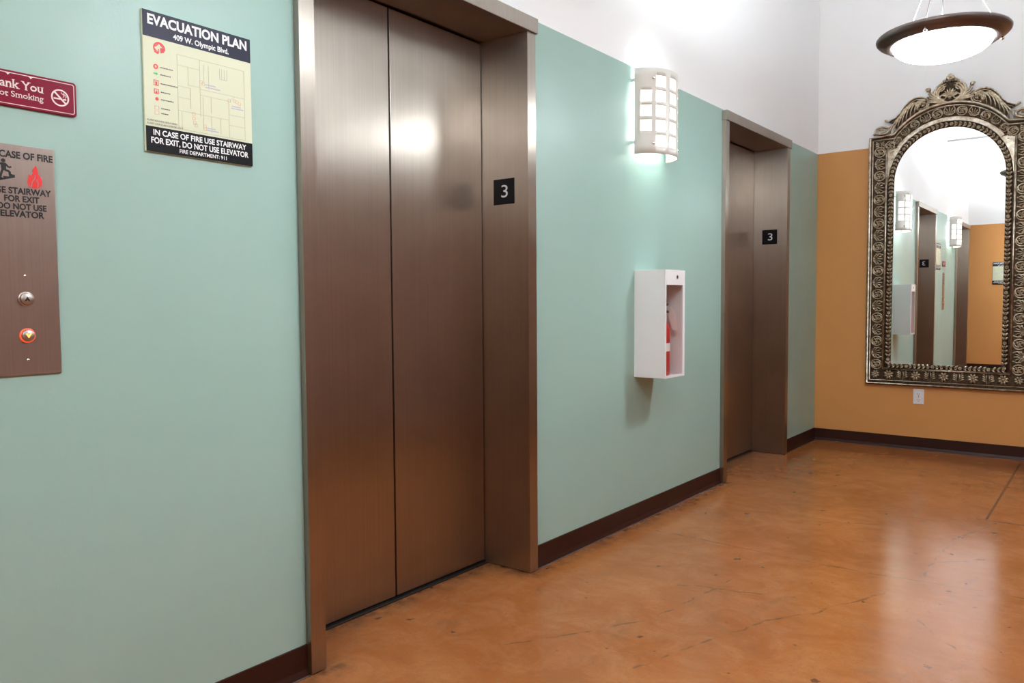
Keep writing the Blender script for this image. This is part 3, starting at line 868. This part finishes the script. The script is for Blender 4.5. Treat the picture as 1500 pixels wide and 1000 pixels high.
# ------------------------------------------------------------------ evacuation plan
def evac(loc, rz, lab):
    r = empty('evacuation_plan', loc, rz, label=lab, cat='sign', group='evacuation plans')
    Wd, Hh = .293, .337; x0 = -Wd / 2; T = -.006
    MB().box(x0, -x0, T, 0, 0, Hh).build('board', 'sign_cream', r)
    MB().box(x0, -x0, T - .0004, T, Hh - .062, Hh).build('title_band', 'sign_navy', r)
    MB().box(x0 + .001, -x0, T - .0004, T, 0, .061).build('warning_band', 'sign_black', r)
    y = T - .0004
    text('title_lettering', 'EVACUATION PLAN', x0 + .012, -x0 - .011, Hh - .031, .024, y, 'white_print', r, .036)
    text('address_lettering', '409 W. Olympic Blvd.', x0 + .076, x0 + .228, Hh - .054, .0135, y, 'white_print', r, .026)
    text('warning_lettering', 'IN CASE OF FIRE USE STAIRWAY', x0 + .019, -x0 - .019, .041, .014, y, 'white_print', r, .024)
    text('warning_lettering', 'FOR EXIT, DO NOT USE ELEVATOR', x0 + .013, -x0 - .013, .0215, .0145, y, 'white_print', r, .024)
    text('warning_lettering', 'FIRE DEPARTMENT: 911', x0 + .085, x0 + .215, .0065, .0095, y, 'white_print', r, .016)
    y = T
    text('alarm_lettering', 'ALARM SOUNDS LIKE A SIREN', x0 + .004, x0 + .080, .0735, .0045, y, 'grey_print' if False else 'black_print', r, 0)
    text('alarm_lettering', 'ALARM LOOKS LIKE A STROBE LIGHT', x0 + .004, x0 + .096, .0655, .0045, y, 'black_print', r, 0)
    # north mark
    mb = MB(); cx, cz = x0 + .040, Hh - .085
    ri = [(cx + .0115 * cos(radians(a)), cz + .0115 * sin(radians(a))) for a in range(-20, 261, 14)]
    ro = [(cx + .0150 * cos(radians(a)), cz + .0150 * sin(radians(a))) for a in range(-20, 261, 14)]
    mb.strip(ri, ro, y - .0005, y)
    mb.poly([(cx - .010, cz + .003), (cx, cz + .013), (cx + .010, cz + .003)], .003, y - .0006, y)
    mb.prism([(cx + .003, cz - .011), (cx + .012, cz - .008), (cx + .012, cz + .002), (cx + .003, cz + .002)], y - .0005, y)
    mb.build('north_mark', 'red_print', r)
    text('north_letter', 'N', cx - .0125, cx - .001, cz - .012, .010, y - .0002, 'red_print', r, .02)
    # legend symbols
    lx = x0 + .030; zz = [.2065, .189, .1675, .147, .129, .1075, .0955]
    y1 = y - .0005
    MB().ring(lx, zz[0], .003, .0060, y1, y).build('legend_symbol', 'red_print', r)
    MB().rect(lx - .0045, lx + .0045, zz[2] - .0055, zz[2] + .0055, .0014, y1, y).seg(lx, zz[2] - .0056, lx, zz[2] + .003, .004, y1, y).build('legend_symbol', 'red_print', r)
    MB().rect(lx - .0045, lx + .0045, zz[3] - .0045, zz[3] + .0045, .0014, y1, y).prism([(lx - .003, zz[3] - .0046), (lx + .003, zz[3] - .0046), (lx, zz[3] + .003)], y1, y).build('legend_symbol', 'red_print', r)
    MB().disc(lx + .001, zz[4], .0042, y1, y, 16).build('legend_symbol', 'red_print', r)
    mb = MB(); mb.prism([(lx - .006, zz[1] - .001), (lx, zz[1] - .001), (lx, zz[1] - .0035), (lx + .006, zz[1] + .0005), (lx, zz[1] + .004), (lx, zz[1] + .002), (lx - .006, zz[1] + .002)], y - .0005, y)
    mb.build('exit_arrow', 'green_print', r)
    for z in zz[5:]: MB().rect(lx - .0045, lx + .0045, z - .0035, z + .0035, .001, y1, y).build('legend_symbol', 'pink_print', r)
    mb = MB(); rr = random.Random(3)
    for z, n in zip(zz, (.031, .026, .043, .024, .031, .022, .016)):
        xx = lx + .011
        while xx < lx + .011 + n:
            q = rr.uniform(.0015, .004); mb.box(xx, xx + q, y - .0004, y, z - .0011, z + .0011); xx += q + .0009
    mb.build('legend_lines', 'black_print', r, kind='stuff')
    # plan drawing
    mb = MB(); wl = .0008
    X = lambda u: x0 + .085 + u * .187
    Z = lambda v: .066 + v * .183
    def ln(*p): mb.poly([(X(u), Z(v)) for u, v in p], wl, y - .0004, y)
    ln((0, .05), (0, 1), (1, 1), (1, 0), (.02, 0), (0, .05))
    for p in [((0, .86), (.32, .86)), ((.15, .86), (.15, .62), (.32, .62)), ((.32, 1), (.32, .22)), ((.38, .95), (.38, .70)), ((.45, .95), (.45, .62)),
              ((0, .58), (.18, .58), (.18, .43), (0, .43)), ((.18, .58), (.18, .30)), ((0, .25), (.18, .25), (.75, .25)), ((.32, .52), (.75, .52), (.75, .0)), ((.48, .52), (.48, .30)),
              ((.62, .95), (.62, .80), (.73, .80), (.73, .95)), ((.65, .95), (.65, .80)), ((.69, .95), (.69, .80)), ((.75, .52), (.85, .60), (1, .60)), ((.75, .33), (1, .33)), ((.75, .18), (1, .18)),
              ((.48, .25), (.48, .02)), ((.62, .25), (.62, .03)), ((.05, .25), (.05, 0)), ((.32, .60), (.85, .60)), ((.36, .50), (.36, .05))]:
        ln(*p)
    mb.build('plan_lines', 'grey_print', r, kind='stuff')
    mb = MB()
    for u, v in ((.34, .70), (.37, .68), (.84, .54), (.88, .53), (.92, .51), (.22, .24), (.22, .18), (.23, .12), (.25, .09), (.38, .10), (.38, .06), (.76, .53)):
        mb.rect(X(u) - .003, X(u) + .003, Z(v) - .003, Z(v) + .003, .0010, y - .0004, y)
    mb.build('plan_marks', 'orange_print', r, kind='stuff')
    mb = MB()
    for u, v, n in ((.40, .68, .03), (.40, .645, .042), (.80, .46, .026), (.79, .43, .036), (.41, .08, .022), (.41, .05, .032)):
        xx = X(u)
        while xx < X(u) + n: mb.box(xx, xx + .002, y - .0004, y, Z(v) - .0012, Z(v) + .0012); xx += .003
    mb.build('plan_notes', 'lilac_print', r, kind='stuff')
evac((0, 1.0945, 1.469), LEFT, 'evacuation plan with dark title band on the green wall beside the elevator')
evac((.335 + .1465, Y_BACK, 1.302), pi, 'evacuation plan on the orange wall, seen in the mirror')

# ------------------------------------------------------------------ no smoking plaque
def plaque():
    Wd, Hh, rad = .229, .0755, .007
    r = empty('no_smoking_plaque', (0, .792 - Wd / 2, 1.5195), LEFT, label='maroon plaque with rounded corners thanking visitors for not smoking', cat='sign')
    def rr(x0, x1, z0, z1, q, n=6):
        p = []
        for cx, cz, a in ((x1 - q, z1 - q, 0), (x0 + q, z1 - q, 90), (x0 + q, z0 + q, 180), (x1 - q, z0 + q, 270)):
            p += [(cx + q * cos(radians(a + 90 * k / n)), cz + q * sin(radians(a + 90 * k / n))) for k in range(n + 1)]
        return p
    h = Wd / 2
    MB().prism(rr(-h, h, 0, Hh, rad), -.006, 0).build('plate', 'maroon', r, bevel=.0012)
    y = -.006
    mb = MB()
    mb.strip(rr(-h + .0060, h - .0060, .0060, Hh - .0060, .004), rr(-h + .0047, h - .0047, .0047, Hh - .0047, .005), y - .0005, y, 0, True)
    for s in (-1, 1):
        cx = s * .022
        mb.prism([(cx - .007, Hh - .0050), (cx + .007, Hh - .0050), (cx + .0025, Hh - .0075), (cx, Hh - .0105), (cx - .0025, Hh - .0075)], y - .0006, y)
    mb.build('border_line', 'pink_white', r)
    ex = h - .068
    text('lettering', 'Thank You', ex - .113, ex, .0400, .0175, y, 'pink_white', r, .014, True)
    text('lettering', 'For Not Smoking', ex - .132, ex, .0210, .0125, y, 'pink_white', r, .006, True)
    mb = MB(); cx, cz = h - .0345, Hh / 2 - .001
    mb.ring(cx, cz, .0155, .0185, y - .0006, y, 36)
    mb.seg(cx - .0115, cz + .0115, cx + .0115, cz - .0115, .0035, y - .0007, y)
    mb.seg(cx - .0135, cz - .0025, cx + .004, cz - .0025, .0030, y - .0006, y); mb.seg(cx + .0065, cz - .0025, cx + .0125, cz - .0025, .0030, y - .0006, y)
    sm = [(cx + .010 + .0030 * sin(t * 5), cz + .001 + t * .0105) for t in [k / 10 for k in range(11)]]
    mb.poly(sm, .0012, y - .0006, y)
    mb.poly([(a - .0045, b + .001) for a, b in sm], .0010, y - .0006, y)
    mb.build('no_smoking_symbol', 'pink_white', r)
plaque()

# ------------------------------------------------------------------ elevator call panel
def call_panel():
    Wd, Hh = .134, .494; h = Wd / 2
    r = empty('elevator_call_panel', (0, .741 - h, .946), LEFT, label='brushed steel elevator call panel with fire notice and two buttons', cat='call panel')
    MB().box(-h, h, -.004, 0, 0, Hh).build('plate', 'steel_plate', r, bevel=.0008)
    y = -.004
    text('fire_notice', 'IN CASE OF FIRE', -h + .004, h - .003, .4655, .0145, y, 'black_print', r, .034)
    text('fire_notice', 'USE STAIRWAY', -.058, .0585, .390, .0135, y, 'black_print', r, .034)
    text('fire_notice', 'FOR EXIT', -.034, .034, .3735, .0130, y, 'black_print', r, .034)
    text('fire_notice', 'DO NOT USE', -.047, .048, .357, .0130, y, 'black_print', r, .034)
    text('fire_notice', 'ELEVATOR', -.042, .043, .341, .0135, y, 'black_print', r, .034)
    # figure running down a flight of steps
    mb = MB(); bx = -.034; y1 = y - .0005
    st = [(bx - .024, .410), (bx + .022, .424), (bx + .022, .430), (bx + .011, .430), (bx + .011, .425), (bx + .000, .425), (bx + .000, .420), (bx - .012, .420), (bx - .012, .415), (bx - .024, .415)]
    mb.prism(st, y1, y)
    mb.disc(bx + .001, .4575, .0042, y1, y, 16)
    mb.prism([(bx - .004, .453), (bx + .006, .453), (bx + .006, .437), (bx - .003, .437)], y1, y)
    mb.poly([(bx - .002, .452), (bx - .010, .447), (bx - .015, .450)], .0034, y1, y)
    mb.poly([(bx + .005, .451), (bx + .011, .444), (bx + .016, .446)], .0034, y1, y)
    mb.poly([(bx + .004, .438), (bx + .012, .436), (bx + .013, .4285), (bx + .017, .4285)], .0044, y1, y)
    mb.poly([(bx - .001, .438), (bx - .004, .429), (bx - .006, .4195), (bx - .001, .4195)], .0044, y1, y)
    mb.build('stair_pictogram', 'black_print', r)
    fx = .026
    fl = [(0, .0), (.008, .002), (.0135, .008), (.0155, .017), (.013, .026), (.008, .033), (.0065, .042), (.004, .0515), (.0015, .049), (-.004, .041), (-.003, .034), (-.007, .028), (-.010, .031), (-.0125, .023), (-.0145, .013), (-.011, .004)]
    MB().prism([(fx + a, .404 + b * .98) for a, b in fl], y1, y).build('flame_pictogram', 'red_print', r)
    mb = MB()
    mb.poly([(fx - .007, .407), (fx - .005, .418), (fx + .001, .427), (fx + .001, .434)], .0016, y1 - .0004, y)
    mb.poly([(fx + .006, .407), (fx + .007, .417), (fx + .004, .424)], .0016, y1 - .0004, y)
    mb.build('flame_lines', 'steel_plate', r)
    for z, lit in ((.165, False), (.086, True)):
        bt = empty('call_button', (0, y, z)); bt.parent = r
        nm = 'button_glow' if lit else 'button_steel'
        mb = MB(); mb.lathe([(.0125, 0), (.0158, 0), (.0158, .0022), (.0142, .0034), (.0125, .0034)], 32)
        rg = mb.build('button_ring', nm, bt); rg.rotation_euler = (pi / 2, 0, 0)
        mb = MB(); mb.lathe([(.0005, .0), (.0122, .0), (.0122, .007), (.0110, .0085), (.0005, .0088)], 32)
        cp = mb.build('button_cap', 'button_steel', bt); cp.rotation_euler = (pi / 2, 0, 0)
        s = -1 if lit else 1
        mb = MB()
        mb.prism([(0, s * .0055), (.006, -s * .0045), (.0025, -s * .0045), (0, -s * .0008), (-.0025, -s * .0045), (-.006, -s * .0045)], -.0094, -.0086)
        mb.build('arrow', 'button_lit' if lit else 'black_print', bt, label='glowing orange down arrow' if lit else 'dark up arrow')
    for z in (.215, .033):
        mb = MB(); mb.lathe([(.0005, .0025), (.0022, .0022), (.0032, .0)], 16)
        sc = mb.build('screw', 'chrome', r); sc.location = (0, y, z); sc.rotation_euler = (pi / 2, 0, 0)
call_panel()
